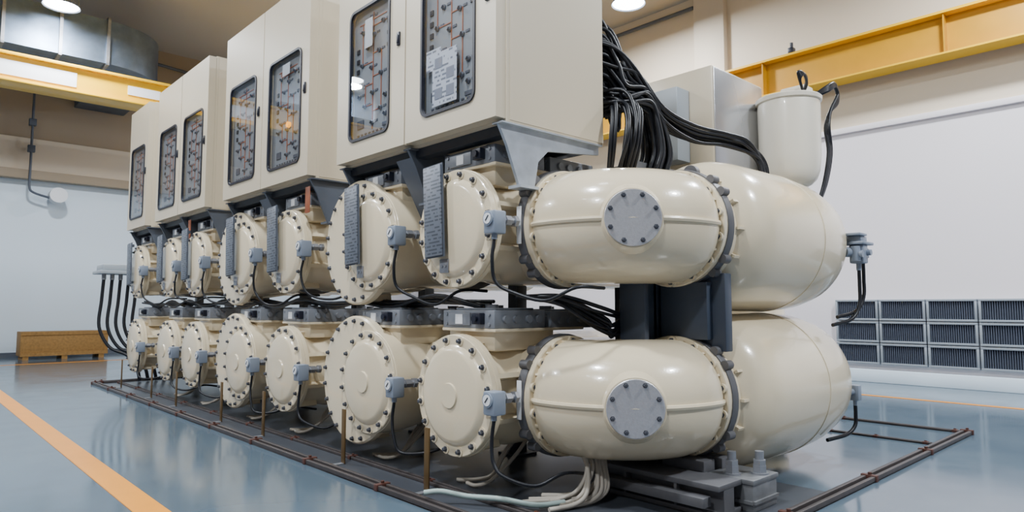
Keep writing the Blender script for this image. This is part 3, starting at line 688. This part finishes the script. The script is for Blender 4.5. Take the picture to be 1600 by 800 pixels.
for i,y in enumerate(YS):
    o=root('earthing_strip','brown copper earthing strip bent up from the floor','strip',(2.84,y+0.12,0),'earthing strips')
    part(o,'upright',M('eup',lambda b:box(b,-0.006,0.006,-0.028,0.028,0.01,0.45,0.002),brass))
    part(o,'foot_strip',M('eft',lambda b:box(b,-0.12,0.006,-0.025,0.025,0.006,0.014),steel))
random.seed(5)
for k in range(14):
    a=R(-0.10,0.10); b2=R(-0.12,0.12)
    cable('floor_hose',[(3.62+a,3.12+b2*0.4,0.38),(3.58+a,3.0,0.24),(3.50+a*1.1,2.96+b2*.5,0.10),(3.40+a,3.02+b2,0.035),(3.24+a*1.3,3.10+b2*1.5,0.03)],0.015,'beige hose bundled on the floor under the tanks',hose,'floor hoses')
for y in YS[:6]:
    for k in range(4):
        a=R(-0.08,0.08)
        cable('floor_hose',[(3.6,y-0.1+a,0.35),(3.45,y-0.08+a,0.2),(3.3+a,y-0.05+a,0.06),(3.2+a,y+0.0+a,0.03),(3.15,y+0.1+a,0.03)],0.014,'beige hose under the tanks',hose,'floor hoses')
cable('floor_hose',[(3.28,3.02,0.04),(3.1,3.1,0.04),(2.98,3.3,0.06),(2.86,3.5,0.06),(2.74,3.62,0.09),(2.66,3.70,0.08)],0.018,'grey-green hose lying across the floor rail',ghose,'floor hoses')
# ---------------------------------------------------------------- far cable box
o=root('cable_terminal_box','light grey cable terminal box beyond the last tank','box',(2.7,13.3,1.87))
part(o,'box_body',one('cb',lambda b:(box(b,0,0.8,0,0.6,0,0.06,0.01),box(b,0.05,0.75,0.05,0.55,0.06,0.17,0.02)),palebox))
for k in range(5): part(o,'gland',M('cbg',lambda b:cyl(b,(0.1,0.2,-0.1),(0.1,0.2,0),0.035,10),steel),(0.13*k,0,0))
part(o,'bracket',one('cbb',lambda b:(box(b,0.6,0.9,-0.9,0.1,-0.06,0.0)),mgrey))
for k in range(5):
    x=2.8+0.13*k
    cable('power_cable',[(x,13.5,1.78),(x-0.02,13.5,1.4),(x-0.05,13.45,0.95),(x+0.1,13.35,0.6),(x+0.35,13.2,0.45),(x+0.45,13.0,0.25),(x+0.5,12.95,0.02)],0.028,'thick black power cable hanging from the terminal box',group='power cables')
o=root('wooden_crate','low brown chipboard crate standing by the wall','crate',(2.46,20.0,0))
part(o,'crate_body',one('cr',lambda b:box(b,0,1.85,0,0.7,0.09,0.68,0.006),wood))
for x in (0.05,0.85,1.65): part(o,'skid',M('crs',lambda b:box(b,0,0.12,0,0.7,0,0.09),wood),(x,0,0))
for zz in (0.09,0.6): part(o,'batten',M('crb',lambda b:box(b,0,1.85,-0.02,0,0,0.08),wood),(0,0,zz))
o=root('wall_conduit_device','grey conduit with a round white detector on the wall','detector',(2.6,21.1,0))
part(o,'conduit',one('wc',lambda b:tube(b,[(0,0,7.2),(0,0,4.9),(0.0,0,4.4),(0.1,0,4.25),(0.45,0,4.15)],0.03,8,4),mgrey))
part(o,'detector_head',one('wd',lambda b:(cyl(b,(0.62,-0.2,4.22),(0.62,0.15,4.22),0.2,24),cyl(b,(0.62,0.15,4.22),(0.62,0.39,4.22),0.05,12)),white))
part(o,'conduit_box',M('wbx',lambda b:box(b,-0.08,0.08,-0.06,0.08,0,0.18,0.01),mgrey),(0,0,6.0)); part(o,'conduit_box',M('wbx',None,mgrey),(0,0,5.3))
thing('ceiling_conduit',one('ccon',lambda b:(tube(b,[(4.9,21.2,8.45),(12.0,21.2,7.9)],0.05,8,1,False))  ,mgrey),'grey conduit pipe along the top of the wall','pipe')
thing('ceiling_conduit',one('ccon2',lambda b:tube(b,[(12.5,15,7.75),(12.5,8,7.75),(12.5,7.65,7.75)],0.045,8,1,False),mgrey),'grey conduit pipe along the top of the wall','pipe')
# ---------------------------------------------------------------- camera
cd=bpy.data.cameras.new('camera'); cd.sensor_width=36; cd.lens=1050/1600*36; cd.clip_start=0.05; cd.clip_end=200
co=bpy.data.objects.new('camera',cd); co.location=(0,0,1.3); co.rotation_euler=(math.radians(94.3),0,math.radians(-43.0))
COL.objects.link(co); SC.camera=co
